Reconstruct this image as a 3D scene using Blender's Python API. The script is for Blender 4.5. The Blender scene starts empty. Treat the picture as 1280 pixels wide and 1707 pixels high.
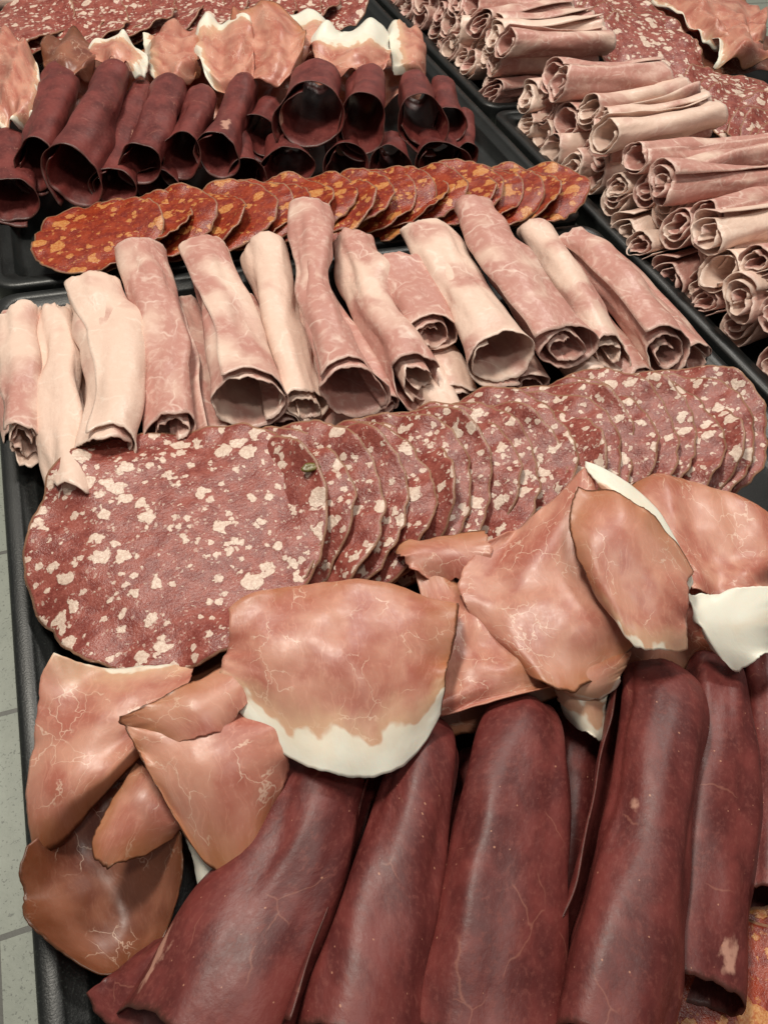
import bpy, math, random
from mathutils import Vector, Matrix, noise
S=0.01
random.seed(7)
scene=bpy.context.scene
col=scene.collection
# ---------------------------------------------------------------- node helpers
class NT:
    def __init__(s,name):
        s.m=bpy.data.materials.new(name); s.m.use_nodes=True
        s.t=s.m.node_tree; s.b=s.t.nodes['Principled BSDF']
    def n(s,ty,**k):
        x=s.t.nodes.new(ty)
        for a,v in k.items(): setattr(x,a,v)
        return x
    def l(s,a,b): s.t.links.new(a,b)
    def put(s,inp,v):
        if hasattr(v,'is_output'): s.l(v,inp)
        elif isinstance(v,tuple) and len(v)==3 and inp.type=='RGBA': inp.default_value=(*v,1)
        else: inp.default_value=v
    def math(s,op,a,b=0.0,c=None,clamp=False):
        x=s.n('ShaderNodeMath',operation=op,use_clamp=clamp); s.put(x.inputs[0],a); s.put(x.inputs[1],b)
        if c is not None: s.put(x.inputs[2],c)
        return x.outputs[0]
    def vmath(s,op,a,b):
        x=s.n('ShaderNodeVectorMath',operation=op); s.put(x.inputs[0],a)
        if op=='SCALE': s.put(x.inputs['Scale'],b)
        else: s.put(x.inputs[1],b)
        return x.outputs[0]
    def coord(s):
        uv=s.n('ShaderNodeUVMap').outputs[0]
        oi=s.n('ShaderNodeObjectInfo'); s.rand=oi.outputs['Random']
        cx=s.n('ShaderNodeCombineXYZ')
        s.l(s.math('MULTIPLY',s.rand,37.0),cx.inputs[0]); s.l(s.math('MULTIPLY',s.rand,91.0),cx.inputs[1])
        s.l(s.math('MULTIPLY',s.rand,13.0),cx.inputs[2])
        return s.vmath('ADD',uv,cx.outputs[0])
    def noise(s,v,sc,det=2.0,rough=.5,out=0):
        x=s.n('ShaderNodeTexNoise'); s.l(v,x.inputs['Vector']); x.inputs['Scale'].default_value=sc
        x.inputs['Detail'].default_value=det; x.inputs['Roughness'].default_value=rough
        return x.outputs[out]
    def vor(s,v,sc,feature='F1'):
        x=s.n('ShaderNodeTexVoronoi',feature=feature); s.l(v,x.inputs['Vector']); x.inputs['Scale'].default_value=sc
        return x
    def warp(s,v,sc,amt,det=2.0):
        c=s.vmath('SUBTRACT',s.noise(v,sc,det,.5,1),(.5,.5,.5))
        return s.vmath('ADD',v,s.vmath('SCALE',c,amt))
    def step(s,x,a,b):
        m=s.n('ShaderNodeMapRange'); m.interpolation_type='SMOOTHSTEP'
        s.put(m.inputs[0],x)
        s.put(m.inputs[1],a); s.put(m.inputs[2],b); m.inputs[3].default_value=0; m.inputs[4].default_value=1
        return m.outputs[0]
    def inv(s,x): return s.math('SUBTRACT',1.0,x)
    def mul(s,a,b): return s.math('MULTIPLY',a,b)
    def mix(s,f,a,b,mode='MIX'):
        x=s.n('ShaderNodeMix',data_type='RGBA',blend_type=mode); s.put(x.inputs[0],f); s.put(x.inputs[6],a); s.put(x.inputs[7],b)
        return x.outputs[2]
    def attr(s,name): 
        return s.n('ShaderNodeAttribute',attribute_name=name).outputs['Fac']
    def finish(s,c,rough,h=None,bump=.3,sss=0,dist=.001,spec=.5,sssr=(1,.35,.25)):
        s.put(s.b.inputs['Base Color'],c); s.put(s.b.inputs['Roughness'],rough)
        s.b.inputs['Specular IOR Level'].default_value=spec
        if sss:
            s.b.inputs['Subsurface Weight'].default_value=sss
            s.b.inputs['Subsurface Radius'].default_value=sssr
            s.b.inputs['Subsurface Scale'].default_value=.004
        if h is not None:
            x=s.n('ShaderNodeBump'); x.inputs['Strength'].default_value=bump; x.inputs['Distance'].default_value=dist
            s.put(x.inputs['Height'],h); s.l(x.outputs[0],s.b.inputs['Normal'])
        return s.m

def make_ham():
    k=NT('cooked_ham'); v=k.coord(); w=k.warp(v,.45,2.4)
    f=k.math('ADD',k.noise(w,.22,1),k.mul(k.math('SUBTRACT',k.rand,.5),.5))
    f=k.step(f,.34,.62)
    c=k.mix(f,(.71,.515,.42),(.47,.225,.185))
    c=k.mix(k.mul(k.step(k.noise(w,1.4,3,.6),.45,.75),.35),c,(.82,.64,.54))
    edge=k.vor(w,.3,'DISTANCE_TO_EDGE').outputs['Distance']
    ln=k.mul(k.inv(k.step(edge,.0,.045)),k.step(k.noise(v,.5,1),.45,.65))
    c=k.mix(k.mul(ln,.4),c,(.86,.72,.62))
    fine=k.noise(v,6,3,.7)
    c=k.mix(k.mul(k.step(fine,.54,.75),.22),c,(.48,.23,.18))
    rd=k.attr('rind')
    c=k.mix(k.mul(k.inv(k.step(k.math('ADD',rd,fine),.5,1.0)),.35),c,(.84,.70,.60))
    st=k.noise(k.vmath('MULTIPLY',v,(.6,3.0,1)),1.0,2,.6)
    h=k.math('ADD',k.noise(v,1.4,2,.55),k.math('ADD',k.mul(st,.25),k.mul(fine,.2)))
    return k.finish(c,k.math('ADD',.27,k.mul(fine,.28)),h,.34,0,.0018,.5)
def make_beef():
    k=NT('dried_beef'); v=k.coord(); w=k.warp(v,.5,1.6,3)
    f=k.noise(w,.4,3,.6)
    c=k.mix(k.step(f,.3,.72),(.080,.013,.012),(.170,.034,.029))
    fine=k.noise(v,3.5,4,.7)
    c=k.mix(k.mul(k.step(fine,.48,.7),.45),c,(.21,.058,.045))
    wv=k.vmath('MULTIPLY',k.warp(v,1.1,2.0,4),(.6,1.25,1))
    vo=k.vor(wv,.24); sc=k.n('ShaderNodeSeparateColor'); k.l(vo.outputs['Color'],sc.inputs[0])
    thr=k.mul(k.step(sc.outputs[0],.3,1.0),.2)
    m=k.step(k.math('SUBTRACT',thr,vo.outputs['Distance']),-.03,.06)
    c=k.mix(k.mul(m,.75),c,(.52,.28,.21))
    vs=k.vor(v,2.0); ss=k.n('ShaderNodeSeparateColor'); k.l(vs.outputs['Color'],ss.inputs[0])
    m2=k.step(k.math('SUBTRACT',k.mul(k.step(ss.outputs[0],.4,1.0),.12),vs.outputs['Distance']),-.01,.04)
    c=k.mix(k.mul(m2,.75),c,(.46,.22,.14))
    edge=k.vor(w,.24,'DISTANCE_TO_EDGE').outputs['Distance']
    ln=k.mul(k.inv(k.step(edge,.0,.016)),k.step(k.noise(v,.35,1),.58,.66))
    c=k.mix(k.mul(ln,.3),c,(.38,.16,.11))
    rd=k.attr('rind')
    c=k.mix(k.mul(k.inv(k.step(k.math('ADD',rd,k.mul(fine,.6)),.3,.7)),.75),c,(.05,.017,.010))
    h=k.math('ADD',k.noise(v,1.8,3,.55),k.mul(fine,.35))
    return k.finish(c,k.math('ADD',.31,k.mul(fine,.3)),h,.28,0,.001,.42)
def blobs(k,v,sc,lo,hi,cut,s=.03):
    vo=k.vor(v,sc); s_=k.n('ShaderNodeSeparateColor'); k.l(vo.outputs['Color'],s_.inputs[0])
    thr=k.math('ADD',lo,k.mul(k.step(s_.outputs[0],cut,1.0),hi-lo))
    return k.step(k.math('SUBTRACT',thr,vo.outputs['Distance']),-s,s)
def make_salami(name,meat1,meat2,fat,fat2,scl=(.85,1.7,4.0),cut=.15):
    k=NT(name); v=k.coord()
    n1=k.noise(v,1.1,3,.65); n2=k.noise(v,5,3,.7)
    c=k.mix(k.step(n1,.36,.62),meat1,meat2)
    c=k.mix(k.mul(k.step(n2,.48,.7),.35),c,tuple(min(1,x*1.5+.03) for x in meat2))
    fc=k.mix(k.step(n2,.35,.65),fat,fat2)
    w=k.warp(v,1.2,1.2,3); w2=k.warp(v,3.0,.5,2)
    a=blobs(k,w,scl[0],-.02,.50,cut); b=blobs(k,w2,scl[1],-.05,.45,cut+.15); d=blobs(k,w2,scl[2],-.05,.42,.45)
    c=k.mix(k.mul(d,.45),c,fc); c=k.mix(k.mul(b,.88),c,fc); c=k.mix(k.mul(a,.95),c,fc)
    rd=k.attr('rind')
    c=k.mix(k.inv(k.step(rd,.08,.17)),c,(.30,.15,.09))
    h=k.math('ADD',k.mul(a,.45),k.math('ADD',k.mul(b,.25),k.mul(n2,.8)))
    return k.finish(c,k.math('ADD',.22,k.mul(n2,.26)),h,.5,0,.0014,.5)
def make_speck(name,l1,l2,amber,aw,ak):
    k=NT(name); v=k.coord(); w=k.warp(v,.5,2.2,3)
    c=k.mix(k.step(k.noise(w,.3,2,.6),.32,.68),l1,l2)
    fine=k.noise(v,3.0,4,.7)
    c=k.mix(k.mul(k.step(fine,.5,.75),.25),c,tuple(min(1,x*1.2+.03) for x in l2))
    fib=k.noise(k.vmath('MULTIPLY',w,(5.0,.5,1)),1.2,3,.6)
    c=k.mix(k.mul(k.step(fib,.5,.72),.25),c,tuple(min(1,x*1.25+.05) for x in l2))
    edge=k.vor(k.warp(v,.8,1.8,3),.6,'DISTANCE_TO_EDGE').outputs['Distance']
    ln=k.mul(k.inv(k.step(edge,.0,.024)),k.step(k.noise(v,.4,1),.48,.58))
    c=k.mix(k.mul(ln,.55),c,(.8,.60,.47))
    nb=k.math('SUBTRACT',k.noise(v,.6,2),.5)
    rd0=k.attr('rind'); rd=k.math('ADD',rd0,k.mul(nb,3.0))
    c=k.mix(k.mul(k.inv(k.step(rd,-.5,aw)),ak),c,amber)
    ft=k.math('ADD',k.attr('fat'),k.mul(nb,3.4))
    fm=k.inv(k.step(ft,-.16,.2)); fh=k.inv(k.step(ft,-.1,2.0))
    c=k.mix(k.mul(fh,.6),c,(.68,.46,.29))
    c=k.mix(fm,c,k.mix(k.step(ft,-1.6,-.1),(.78,.73,.63),(.76,.66,.54)))
    c=k.mix(k.mul(k.inv(k.step(k.math('ADD',rd0,k.mul(fine,.2)),.13,.28)),.92),c,(.08,.027,.009))
    h=k.math('ADD',k.noise(v,1.1,2,.5),k.math('ADD',k.mul(fine,.18),k.mul(fib,.3)))
    return k.finish(c,k.math('ADD',.23,k.mul(fine,.3)),h,.15,.15,.0014,.45)
HAM=make_ham(); BEEF=make_beef()
SPECK=make_speck('cured_ham',(.37,.115,.08),(.54,.26,.185),(.36,.145,.05),2.2,.7)
SPECKD=make_speck('smoked_cured_ham',(.15,.045,.028),(.27,.105,.062),(.13,.04,.013),3.0,.8)
SAL=make_salami('salami',(.185,.034,.025),(.29,.075,.055),(.74,.60,.49),(.58,.41,.33))
CHO=make_salami('chorizo',(.17,.014,.006),(.28,.036,.010),(.56,.27,.09),(.42,.12,.027),(.6,1.3,3.5),.15)
def make_tray():
    k=NT('black_plastic'); tc=k.n('ShaderNodeTexCoord').outputs['Object']
    n=k.noise(tc,900,2,.6)
    c=k.mix(k.step(n,.55,.75),(.006,.007,.007),(.03,.035,.032))
    return k.finish(c,k.math('ADD',.28,k.mul(k.noise(tc,30,3),.25)),n,.25,0,.0006,.5)
TRAY=make_tray()
def make_tile():
    k=NT('stone_tile'); tc=k.n('ShaderNodeTexCoord').outputs['Object']
    sx=k.n('ShaderNodeSeparateXYZ'); k.l(tc,sx.inputs[0])
    def g(o,off,per):
        f=k.math('FRACT',k.math('DIVIDE',k.math('ADD',o,off),per))
        d=k.math('MINIMUM',f,k.math('SUBTRACT',1.0,f)); return k.math('LESS_THAN',d,.012)
    gr=k.math('MAXIMUM',g(sx.outputs[1],11.8-.246,.118),g(sx.outputs[0],11.8+.115,.236))
    n=k.noise(tc,60,5,.7); c=k.mix(n,(.17,.19,.16),(.29,.31,.26))
    c=k.mix(k.step(k.noise(tc,700,2),.6,.7),c,(.12,.13,.11))
    c=k.mix(gr,c,(.07,.07,.06))
    return k.finish(c,.5,k.math('SUBTRACT',n,gr),.3,0,.001)
TILE=make_tile()
# ---------------------------------------------------------------- mesh helpers
def grid_mesh(name,P,UV,A,F=None):
    n=len(P); m=len(P[0]); vs=[p for r in P for p in r]
    cen=sum(vs,Vector())/len(vs); cen.z=min(p.z for p in vs)
    me=bpy.data.meshes.new(name)
    fs=[(i*m+j,i*m+j+1,(i+1)*m+j+1,(i+1)*m+j) for i in range(n-1) for j in range(m-1)]
    me.from_pydata([(p-cen)*S for p in vs],[],fs)
    uvl=me.uv_layers.new(name='UVMap'); uf=[q for r in UV for q in r]
    for lp in me.loops: uvl.data[lp.index].uv=uf[lp.vertex_index]
    at=me.attributes.new('rind','FLOAT','POINT'); at.data.foreach_set('value',[q for r in A for q in r])
    if F:
        at=me.attributes.new('fat','FLOAT','POINT'); at.data.foreach_set('value',[q for r in F for q in r])
    me.polygons.foreach_set('use_smooth',[True]*len(me.polygons))
    return me,cen
def obj(name,me,mat,loc,thick,label,cat,group=None):
    o=bpy.data.objects.new(name,me); col.objects.link(o); o.location=loc*S
    if mat and not me.materials: me.materials.append(mat)
    if thick:
        md=o.modifiers.new('thickness','SOLIDIFY'); md.thickness=thick*S; md.offset=0
    o['label']=label; o['category']=cat
    if group: o['group']=group
    return o
def nz(x,y,z=0): return noise.noise(Vector((x,y,z)))
def cat(pts,t):
    n=len(pts)-1; x=max(0,min(n-1e-6,t*n)); i=int(x); f=x-i
    p0=pts[max(0,i-1)];p1=pts[i];p2=pts[i+1];p3=pts[min(n,i+2)]
    if i==0: p0=[2*a-b for a,b in zip(p1,p2)]
    if i==n-1: p3=[2*b-a for a,b in zip(p1,p2)]
    return [.5*((2*b)+(-a+c)*f+(2*a-5*b+4*c-d)*f*f+(-a+3*b-3*c+d)*f**3) for a,b,c,d in zip(p0,p1,p2,p3)]
def roll_mesh(path,turns=1.35,squash=.88,spiral=.12,slant=.4,slant0=0.,rag=.35,wr=.18,seed=0,start=-2.2,N=46,M=64,power=1.,hand=1,oval=.07,dome=0,pinch=0,fine=.15,ridge=0,flare=0,twist=0):
    C=[cat(path,i/60) for i in range(61)]
    cum=[0]
    for a,b in zip(C,C[1:]): cum.append(cum[-1]+(Vector(b[:3])-Vector(a[:3])).length)
    L=cum[-1]
    def ev(l):
        if l<=0: i=0
        elif l>=L: i=59
        else:
            i=0
            while i<59 and cum[i+1]<l: i+=1
        d=cum[i+1]-cum[i]; f=(l-cum[i])/d
        a=C[i];b=C[i+1]; p=Vector(a[:3]).lerp(Vector(b[:3]),f)
        i0=max(0,i-3); i1=min(60,i+4)
        T=(Vector(C[i1][:3])-Vector(C[i0][:3])).normalized()
        r=a[3]+(b[3]-a[3])*max(-.5,min(1.5,f)); return p,T,r
    P=[];U=[];A=[]
    for i in range(N+1):
        rp=[];ru=[];ra=[]
        tw=twist*(i/N-.5)+.25*nz(i/N*2.2,seed,4)
        for j in range(M+1):
            t=j/M; th=start+tw+hand*2*math.pi*turns*t
            r1=path[-1][3]; r0=path[0][3]
            e1=slant*r1*(-math.sin(th))*(1-.5*t)+rag*(1.3*nz(th*.7,seed,1)+.4*nz(th*3.1,seed,5)+fine*nz(th*9,seed,9)+fine*nz(th*25,seed,7))
            e0=slant0*r0*(-math.sin(th))+rag*(1.3*nz(th*.7,seed,21)+.4*nz(th*3.1,seed,25)+fine*nz(th*9,seed,29)+fine*nz(th*25,seed,27))
            s=-e0+(L+e0+e1)*i/N
            p,T,r=ev(s)
            side=T.cross(Vector((0,0,1))).normalized(); nn=side.cross(T).normalized()
            rr=r*(1-spiral*t**power)
            if dome:
                q_=max(0,min(1,(s+e0)/dome)); rr*=.62+.38*math.sqrt(1-(1-q_)**2)
            ov=oval+pinch*max(0,nz(s*.2+seed,seed))
            rr*=1+ov*math.cos(2*th+seed*1.7+s*.1)
            rr+=wr*(nz(s*.16+seed,math.cos(th)*.8,math.sin(th)*.8+t)+.45*nz(s*.28+seed,math.cos(th)*1.6,math.sin(th)*1.6+3*t))
            rr+=ridge*(nz(s*.14+seed,math.cos(th)*2.4,math.sin(th)*2.4+9)+.25*nz(s*.45,math.cos(th)*4,math.sin(th)*4+seed))
            if flare: rr+=flare*max(0,1-(L+e1-s)/2.0)**2
            if t<.06: rr+=.10*(.06-t)/.06
            q=p+side*(math.cos(th)*rr)+nn*(math.sin(th)*rr*squash)
            rp.append(q); ru.append((s,th*r)); ra.append(max(0,min(s+e0,L+e1-s, t*2*math.pi*turns*r+.12)))
        P.append(rp);U.append(ru);A.append(ra)
    return P,U,A
def make_roll(name,mat,path,thick,label,category,group,**k):
    P,U,A=roll_mesh(path,**k)
    me,c=grid_mesh(name,P,U,A)
    return obj(name,me,mat,c,thick,label,category,group)
def disc_mesh(name,r,seed,wav=.2,droop=.0,rings=16,seg=84,out=.03):
    vs=[Vector((0,0,0))];A=[r]
    for i in range(1,rings+1):
        f=(i/rings)**.8
        for j in range(seg):
            a=2*math.pi*j/seg
            R=r*(1+out*1.5*nz(math.cos(a)*1.1+seed,math.sin(a)*1.1)+out*.4*nz(math.cos(a)*6,math.sin(a)*6+seed)+out*.15*nz(math.cos(a)*20,math.sin(a)*20+seed))
            x=R*f*math.cos(a); y=R*f*math.sin(a)
            z=wav*f*f*(nz(x*.16+seed,y*.16)*2.2+.7*nz(x*.45,y*.45+seed))-droop*(x*x)/r+.06*nz(x*1.2,y*1.2,seed)
            z+=wav*.5*max(0,f-.7)*4*nz(math.cos(a)*5+seed,math.sin(a)*5)
            vs.append(Vector((x,y,z))); A.append(R*(1-f))
    fs=[(0,1+j,1+(j+1)%seg) for j in range(seg)]
    for i in range(rings-1):
        for j in range(seg):
            a=1+i*seg+j;b=1+i*seg+(j+1)%seg; fs.append((a,a+seg,b+seg,b))
    me=bpy.data.meshes.new(name); me.from_pydata([v*S for v in vs],[],fs)
    uvl=me.uv_layers.new(name='UVMap')
    for lp in me.loops:
        v=vs[lp.vertex_index]; uvl.data[lp.index].uv=(v.x,v.y)
    at=me.attributes.new('rind','FLOAT','POINT'); at.data.foreach_set('value',A)
    me.polygons.foreach_set('use_smooth',[True]*len(me.polygons))
    return me
def patch(ctrl,rind='',fat='',fw=1.,seed=0,rip=.25,n=44,out=.3,rnd=.08,fold=0.,fdir=(1,.3),ff=1.2,curl=.3,roll=''):
    def q(a,b,c,t): return a*((1-t)*(1-2*t))+b*(4*t*(1-t))+c*(t*(2*t-1))
    R=[[Vector(p) for p in r] for r in ctrl]
    Lu=max((r[1]-r[0]).length+(r[2]-r[1]).length for r in R); Lv=max((R[1][j]-R[0][j]).length+(R[2][j]-R[1][j]).length for j in range(3))
    P=[];U=[];A=[];F=[]
    for i in range(n+1):
        rp=[];ru=[];ra=[];rf=[]
        for j in range(n+1):
            v=i/n;u=j/n
            uu=2*u-1;vv=2*v-1
            u2=(uu*math.sqrt(1-rnd*vv*vv)+1)/2; v2=(vv*math.sqrt(1-rnd*uu*uu)+1)/2
            ang=math.atan2(vv,uu); e=max(abs(uu),abs(vv))**3
            o=out*e*(nz(math.cos(ang)*1.5+seed,math.sin(ang)*1.5)+.5*nz(math.cos(ang)*5+seed,math.sin(ang)*5)+.2*nz(math.cos(ang)*18+seed,math.sin(ang)*18))
            u2+=o*uu/Lu; v2+=o*vv/Lv
            top=q(R[0][0],R[0][1],R[0][2],u2);mid=q(R[1][0],R[1][1],R[1][2],u2);bot=q(R[2][0],R[2][1],R[2][2],u2)
            p=q(top,mid,bot,v2)
            X=u2*Lu;Y=v2*Lv
            dz=rip*(nz(X*.28+seed,Y*.28)*1.6+.3*nz(X*.6,Y*.6+seed))
            w_=(X*fdir[0]+Y*fdir[1])*ff+seed+1.2*nz(X*.3,Y*.3,seed)
            dz+=fold*math.sin(w_)*(.4+.6*e)
            dz+=curl*e*e*(1.6*nz(math.cos(ang)*2.2+seed,math.sin(ang)*2.2,3)+.4*nz(math.cos(ang)*5+seed,math.sin(ang)*5,3))
            d={'u0':u*Lu,'u1':(1-u)*Lu,'v0':v*Lv,'v1':(1-v)*Lv}
            for hname in roll.split():
                h=max(0,1.1-d[hname])/1.1
                dz-=1.1*h*h*(1+.5*nz(X*.5,Y*.5,seed))
            p=p+Vector((0,0,dz))
            rp.append(p);ru.append((X,Y))
            ra.append(min([d[k] for k in rind.split()]+[9]))
            rf.append(min([d[k] for k in fat.split()]+[9])-fw)
        P.append(rp);U.append(ru);A.append(ra);F.append(rf)
    return P,U,A,F
def rows(xy,z):
    return [[(xy[3*i+j][0],xy[3*i+j][1],z[3*i+j]) for j in range(3)] for i in range(3)]
def pairs(s):
    return [tuple(float(a) for a in t.split()) for t in s.split(',')]
# ---------------------------------------------------------------- setting
def counter():
    me=bpy.data.meshes.new('counter'); z=-2.35*S
    me.from_pydata([(-2,-1.5,z),(3,-1.5,z),(3,4,z),(-2,4,z)],[],[(0,1,2,3)])
    o=bpy.data.objects.new('counter',me); col.objects.link(o); me.materials.append(TILE); o['kind']='structure'
    o['label']='grey green stone tile counter top with dark grout'
counter()
def tray(x0,x1,y0,y1,label):
    prof=[(0.25,-2.3),(0,-.2),(.12,.02),(.35,.12),(.95,.12),(1.15,0),(1.3,-.25),(2.0,-.32),(2.15,-.5),(2.6,-1.45),(3.0,-1.6)]
    cx,cy=(x0+x1)/2,(y0+y1)/2; vs=[];K=7
    for ins,z in prof:
        r=max(2.2-ins*.6,.5); hx=(x1-x0)/2-ins; hy=(y1-y0)/2-ins
        for qx,qy,a0 in ((1,1,0),(-1,1,90),(-1,-1,180),(1,-1,270)):
            for k in range(K):
                a=math.radians(a0+90*k/(K-1)); vs.append(((qx*(hx-r)+r*math.cos(a))*S,(qy*(hy-r)+r*math.sin(a))*S,z*S))
    n=4*K; fs=[]
    for i in range(len(prof)-1):
        for j in range(n):
            fs.append((i*n+j,i*n+(j+1)%n,(i+1)*n+(j+1)%n,(i+1)*n+j))
    fs.append(tuple((len(prof)-1)*n+j for j in range(n)))
    me=bpy.data.meshes.new('serving_tray'); me.from_pydata(vs,[],fs); me.materials.append(TRAY)
    me.polygons.foreach_set('use_smooth',[True]*(len(fs)-1)+[False])
    o=bpy.data.objects.new('serving_tray',me); col.objects.link(o); o.location=(cx*S,cy*S,0)
    o['label']=label;o['category']='tray';o['group']='black serving trays'
tray(-9.3,49,-16,62.4,'black plastic tray filled with beef, cured ham and salami')
tray(-9.3,49,63.2,142,'black plastic tray with dried beef rolls and chorizo slices')
tray(49.9,108,11,89.5,'black plastic tray with stacked pink ham rolls')
tray(49.9,108,90.3,169,'black plastic tray with ham rolls, salami and cured ham')
# ---------------------------------------------------------------- cooked ham rolls in tray one
D=[
[(-6.7,56.9,1.8,1.8),(-7.2,41.8,1.8,1.6)],
[(-4.1,57.0,1.6,1.5),(-4.7,43.3,2,1.8),(-4.7,35.4,2,2.1)],
[(-1.1,58.6,2.6,2.4),(-0.5,48.4,3,2.1),(-2.4,38.1,3,2.0)],
[(3.6,62.6,2.6,2.5),(3.6,49.6,3,1.9),(2.3,39.2,3,2.0)],
[(8.8,62.0,2.6,2.5),(8.5,50.0,3,2.1),(7.7,40.8,3,2.7)],
[(14.1,61.9,2,2.7),(12.9,50.3,2,2.1),(12.0,40.2,2,1.9)],
[(19.0,63.6,4,2.1),(15.5,50.2,4.6,1.6),(14.8,38.8,4,2.5)],
[(22.5,61.6,2,2.2),(20.8,50.1,2,2.3),(21.0,41.0,2,2.3)],
[(25.5,56.9,2,2.5),(23.7,45.5,2.4,2.1)],
[(29.3,60.6,2.4,2.5),(28.3,49.5,3,2.2),(27.5,40.7,3,2.7)],
[(35.1,62.8,3,2.4),(33.2,49.3,3.6,2.7),(33.0,40.3,3.4,2.6)],
[(40.6,60.1,2,2.3),(39.4,49.4,2,2.3),(37.6,40.2,2,2.3)],
[(42.6,56.5,2.2,2.2),(43.0,47.3,2.2,2.5),(41.9,38.9,2.2,2.5)],
[(45.8,57.1,0.8,2.0),(44.9,38.9,1,2.2)]]
for i,p in enumerate(D):
    if len(p)==2:
        a,b=p; m=tuple((x+y)/2 for x,y in zip(a,b)); m=m[:3]+(m[3]*.93,); p=[a,m,b]
    opn=i in (2,4,6,9)
    make_roll('ham_roll',HAM,p,.08,'pale cooked ham slice rolled with an open end' if opn else 'pale pink cooked ham slice rolled up tight','ham roll','rolled cooked ham slices',
      turns=1.5 if opn else 2.3,spiral=.26 if opn else .70,slant=.5 if opn else .4,slant0=.25,rag=.5 if i not in (0,1,7,13) else 1.1,wr=.55,ridge=.12,twist=.5*((-1)**i),flare=.2 if opn else 0,seed=i*3.1+1,start=random.uniform(-2.8,-.6) if i%2 else random.uniform(.2,1.2),M=96,N=54,squash=.72,oval=.1,pinch=.45,dome=1.2 if i%3 else 0,fine=.22)
for i,(x0,y0,x1,y1,z) in enumerate([(-2.5,55,-1.5,38.5,.2),(5.6,57,5.0,40,.5),(10.8,56,10.4,40,.4),(17,56,17.8,40,.5),(25,55,24.5,40,.2),(31,56,30.3,39.5,.6),(36,55,35.5,38.5,.5),(47,54,46.5,40,.3),(-8,55,-7.6,44,.0),(40,56,39.8,38,.3),(14.2,57,14.5,37,.2),(22,57,22.5,37,.2),(2,57,2.2,38,.2)]):
    make_roll('ham_roll',HAM,[(x0,y0,z,1.7),((x0+x1)/2+.3,(y0+y1)/2,z,1.9),(x1,y1,z,1.8)],.08,'pink cooked ham roll tucked beneath other rolls','ham roll','rolled cooked ham slices',
      turns=2.2,spiral=.65,slant=.3,rag=.6,wr=.4,seed=i*2.3+60,M=76,squash=.72,pinch=.3,ridge=.1)
# ---------------------------------------------------------------- dried beef rolls in tray two
B=[
[(-5.6,87.2,1.5,2.1),(-6.5,75.0,1.5,2.1)],
[(0.5,99.3,3,2.3),(-1.6,88.5,3.4,2.2),(-3.8,78.5,3,2.1)],
[(5.7,96.4,3.5,2.4),(2.9,85.4,3.8,2.4),(-0.8,74.5,3.5,2.6)],
[(8.8,96.6,2,1.7),(2.7,74.6,2,1.7)],
[(12,93.9,3.5,1.9),(9.3,86.1,3.7,1.9),(5.6,76,3.4,1.9)],
[(14.7,91.6,3,1.8),(9.6,77.7,3,2.3)],
[(20,93.3,3,2),(13.2,77.1,3,2)],
[(22.4,90.9,1.5,2.0),(19.2,83.8,1.5,2.2)],
[(27.5,90.4,5,2.6),(23.7,80.0,5,3.4)],
[(33.4,90.1,4.5,2.5),(28.9,78.2,4.5,2.8)],
[(38.6,88.1,4,2.6),(36.1,78.9,4,2.8)],
[(43.6,90.9,3,1.7),(40,79.9,3,1.8)],
[(22.2,83.6,1,2.6),(20.5,77,1,2.7)],
[(28.2,81.9,1,2.5),(26.5,75.9,1,2.6)],
[(33.3,81,1,2.2),(31.4,75,1,2.4)],
[(38.7,80.9,1,2.4),(37.3,74.9,1,2.6)],
[(44.7,87.1,1,1.4),(40.6,76.1,1,1.4)],
[(17,88,.8,2),(16,76,.8,2)],[(10,88,.8,2),(7,76,.8,2)]]
for i,p in enumerate(B):
    if len(p)==2:
        a,b=p; m=tuple((x+y)/2 for x,y in zip(a,b)); m=m[:3]+(m[3]*.9,); p=[a,m,b]
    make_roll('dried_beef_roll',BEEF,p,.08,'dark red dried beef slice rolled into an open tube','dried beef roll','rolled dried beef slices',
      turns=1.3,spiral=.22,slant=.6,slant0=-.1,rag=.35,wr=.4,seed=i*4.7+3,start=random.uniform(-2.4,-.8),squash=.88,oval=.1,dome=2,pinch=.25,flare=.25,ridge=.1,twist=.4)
# ---------------------------------------------------------------- dried beef rolls in tray one
E=[
[(5.9,15.0,2.2,2.3),(4.6,12.9,3,2.5),(2.9,10.4,3,2.8),(0.3,8.0,2.4,3.5),(-3.0,4.6,2,4.0)],
[(11.0,14.7,2.0,1.9),(9.4,12.4,3.2,2.2),(7.0,8.8,3.2,2.7),(3.1,2.6,3,3.3)],
[(16.7,14.0,2.3,2.2),(15.0,11.6,3.4,2.5),(12.3,7.6,3.6,2.9),(7.6,1.0,3,3.4)],
[(24.4,13.6,2.6,2.2),(22.4,11.2,3.8,2.5),(18.3,6.3,3.9,2.9),(11.8,-.7,3.4,3.2)],
[(29.2,13.8,1.4,1.9),(27,11,2,2.2),(23.1,6.2,2,2.5),(17.5,-.1,2,2.7)],
[(33,13.6,1.4,1.8),(28.8,7.5,1.6,2.3),(23.5,1.5,1.6,2.4)]]
for i,p in enumerate(E):
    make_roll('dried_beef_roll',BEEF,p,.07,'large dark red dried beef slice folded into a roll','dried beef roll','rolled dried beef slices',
      turns=1.3,spiral=.3,slant=.1,slant0=.1,rag=.4,wr=.5,ridge=.13,twist=.5,seed=i*5.3+11,start=(-2.6,.35,-2.1,.25,-2.4,.3)[i],hand=-1 if i%2 else 1,squash=.74,N=80,M=100,dome=2.0,oval=.09,pinch=.15)
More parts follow.
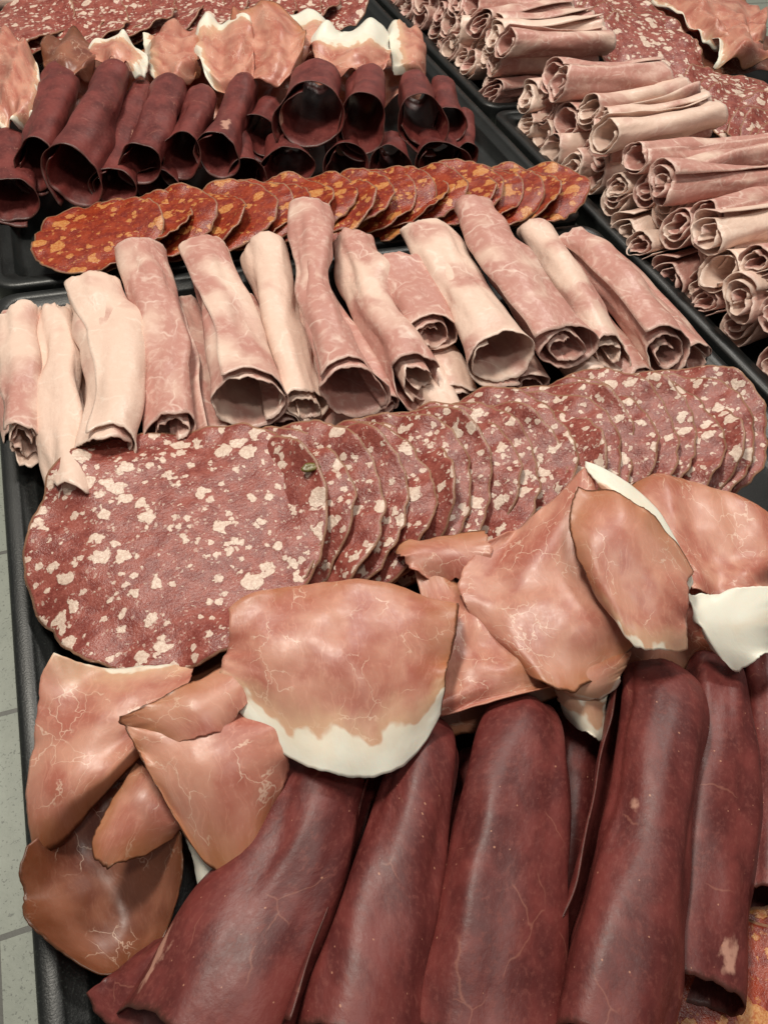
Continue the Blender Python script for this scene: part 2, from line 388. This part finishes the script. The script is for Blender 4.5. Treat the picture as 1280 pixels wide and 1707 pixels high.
for i,(a,b) in enumerate([((9,13,.2),(3,2,.2)),((14,13,.2),(7,0,.2)),((20,13,.4),(10,0,.2)),((27,12,-.1),(16,0,-.1))]):
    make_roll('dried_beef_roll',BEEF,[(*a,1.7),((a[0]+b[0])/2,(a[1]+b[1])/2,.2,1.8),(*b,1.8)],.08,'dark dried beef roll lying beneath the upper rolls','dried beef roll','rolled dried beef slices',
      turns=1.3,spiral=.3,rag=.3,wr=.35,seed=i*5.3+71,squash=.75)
def speck(name,lab,cat_,grp,mat,xy,z,thick=.07,**k):
    P,U,A,F=patch(rows(pairs(xy),z),**k)
    me,c=grid_mesh(name,P,U,A,F=F)
    return obj(name,me,mat,c,thick,lab,cat_,grp)
speck('dried_beef_slice','dark red dried beef slice lying flat over tray edge','dried beef slice','rolled dried beef slices',BEEF,
 '1.1 11.5,-.6 10,-1.7 10.4,-2.2 9,-4 8.8,-4.8 9.3,-3.7 5.6,-5.9 6.6,-7.2 8.6',[2.6,2.6,1.5,2.2,2,1,1.6,1.2,.6],seed=3,rip=.2,rind='v1')
# ---------------------------------------------------------------- cured ham
CG='folded cured ham slices'
CH=lambda lab,xy,z,mat=SPECK,**k: speck('cured_ham_slice',lab,'cured ham slice',CG,mat,xy,z,**k)
CH('pink cured ham slice folded over with a white fat corner','-6.5 23.9,-3.2 22.2,.4 22.1,-8.1 20.3,-4.6 18.6,-.9 19.3,-8.9 14.6,-6 15.7,-2.9 17.1',[3.6,3.2,2.5,2.9,3.8,4,1.2,3.1,4.2],rind='v1',fat='v0',fw=.25,seed=1,fold=.25,fdir=(1,.5),n=60,roll='v1')
CH('translucent brown cured ham slice hanging by the tray edge','-8.9 15.2,-6.3 16.4,-4 17.4,-8.9 12,-5.4 12.4,-2.2 13.4,-6.5 9.0,-4.5 8.8,-2.7 10.7',[1.4,1.0,1.5,1.9,-.3,2.8,.9,1.1,1.9],mat=SPECKD,rind='u0 v1 u1',seed=2,fold=.2,fdir=(.3,1),n=60)
CH('salmon pink cured ham slice with dark brown rind','-3.7 18.1,-.2 17.1,3.4 17.6,-3 15.9,-.4 14.7,3.6 14.6,-2.2 13.8,-.3 10.5,2.3 12.8',[5.6,5.3,5,4.9,5.6,5.2,4.4,3.3,3.6],rind='u0 v1',seed=3,fold=.3,fdir=(1,-.2),n=60)
CH('dark brown edged flap of cured ham','-3.8 18.2,-.5 18.8,2.8 20.3,-3 17.5,-.1 17.5,2.8 18.9,-2.0 16.4,.4 16.1,2.6 17.4',[6.1,5.8,5.2,5.4,6.1,5.6,5.3,5.7,5.4],rind='u0 v0',seed=4,rip=.15,curl=.25,fold=.12)
CH('narrow amber tongue of cured ham','-3.4 17,-2.6 16.1,-1.5 14.6,-5 15.1,-3.7 14.5,-2 13.6,-5.9 14.1,-5.2 12.6,-2.3 13.2',[3,3.2,3,3,3.6,3,2.9,2.6,2.5],rind='v1 u0',seed=5,rip=.15,curl=.2)
CH('curled white fat edge of a cured ham slice','-2.1 13.5,-1 12.6,.3 11.7,-1.8 12.2,-1.1 11.5,.1 11.1,-1.8 10.7,-1.3 10.3,-.3 10.6',[2,2.4,2.2,2,2.6,2.2,1.7,2.0,1.8],fat='v0 v1',fw=4,seed=6,rip=.1,curl=.15)
CH('large draped cured ham slice with broad white fat edge','2.5 22.6,7.8 22.8,14.4 19.6,1.8 19.9,6.8 17.4,12.3 16.3,1.0 18.5,5.6 12.2,11.1 14.1',[6.3,6.7,6.3,5.9,7.2,6.2,5.3,5.2,5.3],rind='v0 u1',fat='v1',fw=1.8,seed=7,n=76,fold=.2,fdir=(1,.2),ff=.8,curl=.35,rnd=.03,roll='v0')
CH('thin pink cured ham slice with white marbling','13.6 25.0,15.4 22.2,17.4 19.5,12.4 18.1,14 16.6,17.0 15.7,10 14.9,12.3 14.2,18 13.9',[3.3,3.7,4.2,4,4.6,4.6,4,4.3,4],rind='u1 v0',seed=8,fold=.3,fdir=(.6,1))
CH('small dark red fold of cured ham','12.9 25.1,14.6 25.6,18.4 24.4,12.9 24.0,15.2 23.8,17.8 22.6,13.6 22.8,15.4 22.0,17 21',[3.4,3.6,4.2,3.8,4.4,4.6,3.4,3.6,4],rind='v0',seed=38,fold=.2,rip=.2)
CH('upright folded pink cured ham slice with brown rind','18.1 23.4,21.5 24.1,25.8 26.0,15.1 20.9,18.8 19,23.1 18.9,16.6 16.4,17.7 13.2,23.5 14.8',[4.8,5.6,7.3,4.5,5.7,7,4.4,5,5.5],rind='v1',seed=9,n=60,fold=.3,fdir=(1,.2),ff=.8)
CH('arched cured ham flap with dark rind and amber edge','23.0 23.6,25.6 20.8,26.9 16.6,21.0 19.6,22.7 17.1,25.1 14.9,21.3 16.0,21.5 13.5,24.5 13.0',[8.4,8.5,7,7.7,8.4,7.3,6.6,6.8,6],rind='v0 u0',fat='v1',fw=.3,seed=10,n=60,fold=.2,curl=.3,rnd=.05)
CH('long white fat ribbon along a cured ham slice','24.9 25.9,27.0 21.3,26.6 16,24.6 24.2,25.9 20.3,26 15.8,24.7 23.2,25.3 19.8,25.7 15.8',[7.4,7.6,6.8,7.6,7.9,6.9,7.4,7.8,6.8],fat='v0',fw=1.6,seed=11,rip=.1,curl=.12,out=.15)
CH('wide salmon coloured cured ham slice with brown rind','28.8 25.6,33.5 25.2,36.5 20.1,28.4 21.2,30.8 18.9,34.2 17.2,27.5 16.4,29.8 15.8,32.9 15.3',[4.2,5,5.2,4.5,5.3,5,4.9,5.2,5],rind='v0',seed=12,n=60,fold=.35,fdir=(1,.3),ff=.8,roll='v0')
CH('thick curled white fat border of cured ham','26.4 16.1,28.5 15.9,32.5 14.8,26.7 14.5,27.9 13.9,31.4 13.2,27.2 13.6,28.6 11.7,32.2 13.0',[5.6,5.8,5.9,4.9,5.2,5.4,4,4.3,4.5],fat='v0 v1',fw=3.2,seed=13,rip=.2,fold=.25,fdir=(1,0),ff=1.6)
CH('pale curled end of cured ham between beef rolls','18.1 14.5,19.2 13.7,21.1 13.8,18 13.6,18.8 12.5,20.5 12.8,18.3 13,18.9 11.0,20.4 12.0',[3.5,4,3.5,3,3.6,3,2.5,2.7,2.5],fat='v1 v0',fw=.9,seed=14,rip=.15)
CH('small folded cured ham lip with white fat','17.4 15,19.1 14.7,22.4 14.6,17.4 14.7,18.5 13.4,21.4 13.6,18.2 14,19.2 12.8,21.1 13.1',[4,5,5,4,5,5,3.5,4,4],rind='v0',fat='v1',fw=.3,seed=15,rip=.15)
CH('cured ham slice lying beneath the folded ones','-5 22.5,2 23,8 22,-5.5 19,1 18,8 18,-4 15.5,2 14.5,8 15',[1,1.5,2,1.3,2.6,3,.2,1,1.8],mat=SPECKD,rind='v0 v1',seed=16,rip=.4,fold=.3)
CH('cured ham slice lying beneath the folded ones','7 22.5,14 23,19 21,7 19,13 18,20 18,8 14.5,14 14,20 14',[1.6,2,2.4,2.6,3.2,3,1.6,1.5,1.8],rind='v0 v1',seed=17,rip=.4,fold=.3)
CH('cured ham slice lying beneath the folded ones','18 22.5,25 23,33 21,19 19,26 18,34 18,20 14.5,27 13.5,34 14',[1.6,2,2.4,2.6,3.2,3,1.2,1.5,1.8],rind='v0 v1',seed=18,rip=.4,fold=.3)
# tray two cured ham
CH('curled cured ham slice with white fat edge','-6.9 113.9,-3.8 109.5,-2 103.9,-7.2 102.8,-4.3 95.3,-2.2 90.7,-7.9 91.4,-5.8 86.6,-3.7 88.3',[3,4,3,3,5,4,2,3,3],fat='u1 v1',fw=1.,rind='u0',seed=21,fold=.6,curl=.4)
CH('arched cured ham slice with thick white fat border','1.9 100.8,7.1 105.4,10.1 98.8,2.3 101.6,6.6 100.2,9.3 95.5,3.4 99.8,6.1 97.3,7.9 94.8',[3,5,4,3,5.5,4,3,5,4],fat='v0 u1',fw=1.5,seed=22,fold=.4)
CH('large folded cured ham slice with brown rind','15.1 102.7,19.1 107.5,23.5 104.2,15.4 97.6,18.2 95.3,22.1 98.3,15.3 93.8,18.6 90,21.4 95',[4,5.5,6,4.5,5,6,4,4,5],fat='u0 v0',fw=1.3,seed=23,rip=.4,fold=.7,ff=.9,curl=.3)
CH('amber folded cured ham slice with dark rind','20.5 104.5,24.1 109.5,29.5 105.2,20.4 98.6,24.2 96.3,28.5 98.3,19.3 93.8,22.6 90,26.4 94',[5,6.5,6,4.5,6,6,4,4.5,5],rind='v0 u1 u0',seed=43,rip=.4,fold=.6,ff=.9,curl=.3)
CH('pale cured ham slice with white fat folds','29.9 102.1,35.1 102.5,41.3 102.9,28.7 96.4,32.6 92.6,37.8 94.4,28.4 93,31.5 89,36.2 91.9',[5,6,5,5,6.0,5,4,5,4],fat='v0',fw=4.0,seed=24,rip=.5,fold=.7,ff=1,curl=.3)
CH('white edged cured ham slice standing on its fold','41.7 106,44.1 105.9,45.8 103.4,39.2 98.1,40.2 94.6,43.1 95.7,38.4 94.3,39.5 91.5,42.2 92.9',[4,5,4,4,5.5,4,3,4,3],fat='u0',fw=2.2,seed=25,rip=.4,fold=.5,ff=1)
CH('crumpled cured ham slice with amber edge','-1.2 107.5,2 109.9,5.1 108.7,-1.3 102.1,1.5 98.8,4.8 101.2,-1.3 97.1,.9 94.9,3.2 98.1',[3,4,3,3,5,4,3,4,3],mat=SPECKD,rind='v0 u0',seed=26,rip=.5,fold=.6)
CH('crumpled pink cured ham slice','10.7 110,14.7 110.7,18.5 109.4,10.3 104.2,13 99.2,16.6 99.8,9.7 97.2,11.9 93.5,15 96.5',[3,4,3,3,5,4,3,4,3],rind='u1',seed=27,rip=.5,fold=.6,fat='u0',fw=.9)
CH('pale cured ham slice with soft white fat','24 107,29 110,36 108,24 103,29 101,36 103,25 99,29 98,34 99',[3,5,4,3,5,4,3,4,3],seed=39,rip=.5,fold=.6,fat='v0',fw=2.4)
CH('cured ham slice lying beneath the folded ones','0 108,20 110,44 106,0 100,20 100,44 99,0 93,20 92,42 92',[1,1.5,1,1.5,2,1.5,.5,.5,.5],rind='v0',seed=28,rip=.8,n=60,fold=.6)
# tray four cured ham
CH('folded pink cured ham slice','87 113,94 117,108 115,86 101,91.4 102,99 101,88 96,90 93.5,95.4 95.5',[4,5,4,4.5,6,5,4,5,4],rind='v0 v1',fat='u0',fw=.9,seed=31,rip=.5,fold=.8,ff=.8)
CH('cured ham slice with white fat seam','89 102,91.2 99.2,98.7 101,85.8 93.8,88.5 92,94.5 94.5,84 91.5,87 89.9,94 91.2',[3,5,3,4,6,4,3,4,3],fat='u0',fw=1.2,rind='v1',seed=32,rip=.4,fold=.7,ff=.9)
CH('small cured ham slice with white edge','88.1 119.9,90.4 120.5,93.3 116.8,85.6 112.5,88.9 111,90.2 106.3,85 105,87.6 103,89 101.7',[2,3,2,2,3.5,3,2,3,3],fat='u0',fw=.7,seed=33,rip=.3,fold=.3)
CH('cured ham slice lying beneath the folded ones','88 122,96 122,104 120,87 108,95 108,104 108,87 94,94 93,103 94',[1,2,1,2,3,2,.5,1,.5],mat=SPECKD,rind='v0',seed=34,rip=.5)
# ---------------------------------------------------------------- salami
def place(me,mat,name,x,y,z,tilt,az,lab,cat_,grp,thick=.13,spin=0,sc=1):
    o=bpy.data.objects.new(name,me); col.objects.link(o)
    if not me.materials: me.materials.append(mat)
    M=Matrix.Translation((x*S,y*S,z*S))@Matrix.Rotation(math.radians(az),4,'Z')@Matrix.Rotation(math.radians(-tilt),4,'Y')@Matrix.Rotation(math.radians(spin),4,'Z')@Matrix.Scale(sc,4)
    o.matrix_world=M
    md=o.modifiers.new('thickness','SOLIDIFY'); md.thickness=thick*S; md.offset=0
    o['label']=lab;o['category']=cat_;o['group']=grp
    return o
SG='fanned salami slices'
place(disc_mesh('salami_slice',9.2,1,wav=.6,droop=.05,rings=26,seg=140,out=.07),SAL,'salami_slice',.9,30.6,3.1,7,10,'large round salami slice with coarse white fat, lying on the fan','salami slice',SG)
sm=[disc_mesh('salami_slice',1*7.0,10+i,wav=.6,droop=.05,rings=20,seg=110,out=.08) for i in range(7)]
n=22
for i in range(n):
    t=i/(n-1)
    place(sm[i%7],SAL,'salami_slice',4.2+t*33.5+random.uniform(-.25,.25),31.2-1.4*t+random.uniform(-.6,.6)+(1.0 if i>10 else 0),1.5+random.uniform(0,.1),31+random.uniform(-2,2),-8*t+random.uniform(-4,4),'salami slice with white fat specks overlapping its neighbours','salami slice',SG,sc=1-.06*t)
cm=[disc_mesh('chorizo_slice',5.3,40+i,wav=.55,droop=.04,rings=14,seg=80,out=.08) for i in range(6)]
for i in range(22):
    t=i/21
    place(cm[i%6],CHO,'chorizo_slice',-.5+44*t**.93+random.uniform(-.7,.7),67.2+1.8*math.sin(t*3.1)-1.2*t+random.uniform(-.7,.7),1.6 if i else 1.9,(19 if i else 9)+random.uniform(-2,2),random.uniform(-14,14),'orange red chorizo slice with fat flecks','chorizo slice','overlapping chorizo slices',sc=random.uniform(.93,1.05) if i else 1.08,thick=.1)
for i in range(4):
    place(cm[i%4],CHO,'chorizo_slice',17.5+i*2.4,-3.0-.3*i,.6,10,0,'glossy chorizo slice beside the dried beef','chorizo slice','overlapping chorizo slices')
for i in range(13):
    place(sm[i%7],SAL,'salami_slice',-4+i*3.3,119+random.uniform(-3,3),2,14+random.uniform(-4,4),random.uniform(-15,15),'salami slice standing in an overlapping row','salami slice',SG,sc=1.1)
for i in range(18):
    place(sm[i%7],SAL,'salami_slice',77.5+.25*i+random.uniform(-.4,.4),96.5+i*2.2,3.2,16,90+random.uniform(-8,8),'salami slice standing in an overlapping row','salami slice',SG,sc=1.12)
for i in range(12):
    place(sm[i%7],SAL,'salami_slice',80-.1*i+random.uniform(-.4,.4),81-i*1.9,2.6,14,90+random.uniform(-8,8),'dark salami slice in an overlapping row','salami slice',SG,sc=1.05)
# ---------------------------------------------------------------- ham rolls in the side trays
def variants(L0,L1,cnt,sd):
    out=[]
    for i in range(cnt):
        L=random.uniform(L0,L1); r=random.uniform(1.75,2.3); opn=i%3==0
        P,U,A=roll_mesh([(-L/2,0,0,r*1.08),(0,random.uniform(-.8,.8),random.uniform(-.2,.2),r*.88),(L/2,random.uniform(-.6,.6),0,r*1.05)],turns=1.8 if opn else 2.5,spiral=.4 if opn else .74,slant=.1,slant0=.3,rag=.5,wr=.4,ridge=.1,twist=.4,seed=i*7.7+sd,start=random.uniform(.2,2.6),M=90,N=36,hand=random.choice((1,-1)),squash=.8,oval=.1,pinch=.3)
        me,c=grid_mesh('ham_roll',P,U,A); me.materials.append(HAM); out.append(me)
    return out
VL=variants(18,21,8,100); VS=variants(13,15.5,8,200)
def hr(V,x,y,z,az,tl=0):
    me=random.choice(V)
    o=bpy.data.objects.new('ham_roll',me); col.objects.link(o)
    o.matrix_world=Matrix.Translation((x*S,y*S,(z-1.7)*S))@Matrix.Rotation(math.radians(az),4,'Z')@Matrix.Rotation(math.radians(tl),4,'Y')
    md=o.modifiers.new('thickness','SOLIDIFY'); md.thickness=.08*S; md.offset=0
    o['label']='rosy cooked ham roll stacked on other rolls';o['category']='ham roll';o['group']='stacked cooked ham rolls'
def pile(V,hl,x0,ya,yb,hgt):
    for L in range(hgt):
        y=ya+(L%2)*1.9
        while y<yb:
            hr(V,x0+hl+L*.9+random.uniform(-1,1.4),y,.4+L*2.5+random.uniform(-.15,.4),random.uniform(-7,7)+2,random.uniform(-3,3))
            y+=3.45+random.uniform(-.1,.5)
pile(VL,9.6,52,24,68,3)
pile(VS,7.2,52,70,87,3)
pile(VS,7.0,52.5,94,140,3)
for i in range(14): hr(VL,2+ (i%2)*20,129+i*1.1,2+.2*(i%3),random.uniform(-10,10))
# ---------------------------------------------------------------- pickle piece
def frag():
    import bmesh
    bm=bmesh.new(); bmesh.ops.create_icosphere(bm,subdivisions=3,radius=.5*S)
    for v in bm.verts:
        n_=noise.noise(v.co*220+Vector((4,2,1)))
        v.co*=1+.5*n_; v.co.x*=1.2; v.co.y*=.7; v.co.z*=.45
    me=bpy.data.meshes.new('pickle_piece'); bm.to_mesh(me); bm.free()
    me.polygons.foreach_set('use_smooth',[True]*len(me.polygons))
    k=NT('pickle'); tc=k.n('ShaderNodeTexCoord').outputs['Object']
    k.finish(k.mix(k.noise(tc,300,3),(.05,.04,.008),(.22,.17,.03)),.35,k.noise(tc,500,3),.4,0)
    me.materials.append(k.m)
    o=bpy.data.objects.new('pickle_piece',me); col.objects.link(o); o.location=(9.6*S,31.8*S,5.5*S)
    dg=bpy.context.evaluated_depsgraph_get(); dg.update()
    hit,loc,nor,_,_,_=scene.ray_cast(dg,Vector((9.6*S,31.8*S,.3)),Vector((0,0,-1)))
    if hit and loc.z>0: 
        # drop it from above onto the slice it lies on
        o.location=(9.6*S,31.8*S,.2)
        me2=o.location.copy(); o.location=(9.6*S,31.8*S,2)
        dg.update(); hit,loc,nor,_,_,_=scene.ray_cast(dg,Vector((9.6*S,31.8*S,.3)),Vector((0,0,-1)))
        o.location=(9.6*S,31.8*S,loc.z+.0012)
    o['label']='small olive green pickle piece on the salami';o['category']='pickle'
frag()
# ---------------------------------------------------------------- light, world, camera
def area(x,y,z,sx,sy,e,colr,tx,ty,tz):
    l=bpy.data.lights.new('ceiling_lamp','AREA'); l.shape='RECTANGLE'; l.size=sx; l.size_y=sy; l.energy=e; l.color=colr
    o=bpy.data.objects.new('ceiling_lamp',l); col.objects.link(o); o.location=(x,y,z)
    o.rotation_euler=(Vector((tx,ty,tz))-Vector((x,y,z))).to_track_quat('-Z','Y').to_euler()
area(-.2,.95,1.7,.5,.22,28,(1,.935,.82),.2,.4,0)
area(1.1,1.5,1.8,.5,.2,20,(1,.95,.87),.4,.7,0)
area(.3,-.1,1.9,.4,.2,7,(1,.95,.87),.3,.5,0)
w=bpy.data.worlds.new('World'); scene.world=w; w.use_nodes=True
w.node_tree.nodes['Background'].inputs[0].default_value=(1,.96,.90,1); w.node_tree.nodes['Background'].inputs[1].default_value=.19
cd=bpy.data.cameras.new('camera'); cam=bpy.data.objects.new('camera',cd); col.objects.link(cam)
r=Vector((0.9376,-0.3382,0.0801)); f=Vector((0.2770,0.5880,-0.7599)).normalized()
r=(r-f*r.dot(f)).normalized(); u=r.cross(f)
M=Matrix((( r.x,u.x,-f.x,0),(r.y,u.y,-f.y,0),(r.z,u.z,-f.z,0.40),(0,0,0,1)))
cam.matrix_world=M
cd.sensor_fit='VERTICAL'; cd.sensor_height=34.6; cd.lens=34.6*1283/1707; cd.clip_start=.01; cd.clip_end=50
scene.camera=cam
scene.view_settings.view_transform='Standard'; scene.view_settings.look='None'; scene.view_settings.exposure=0
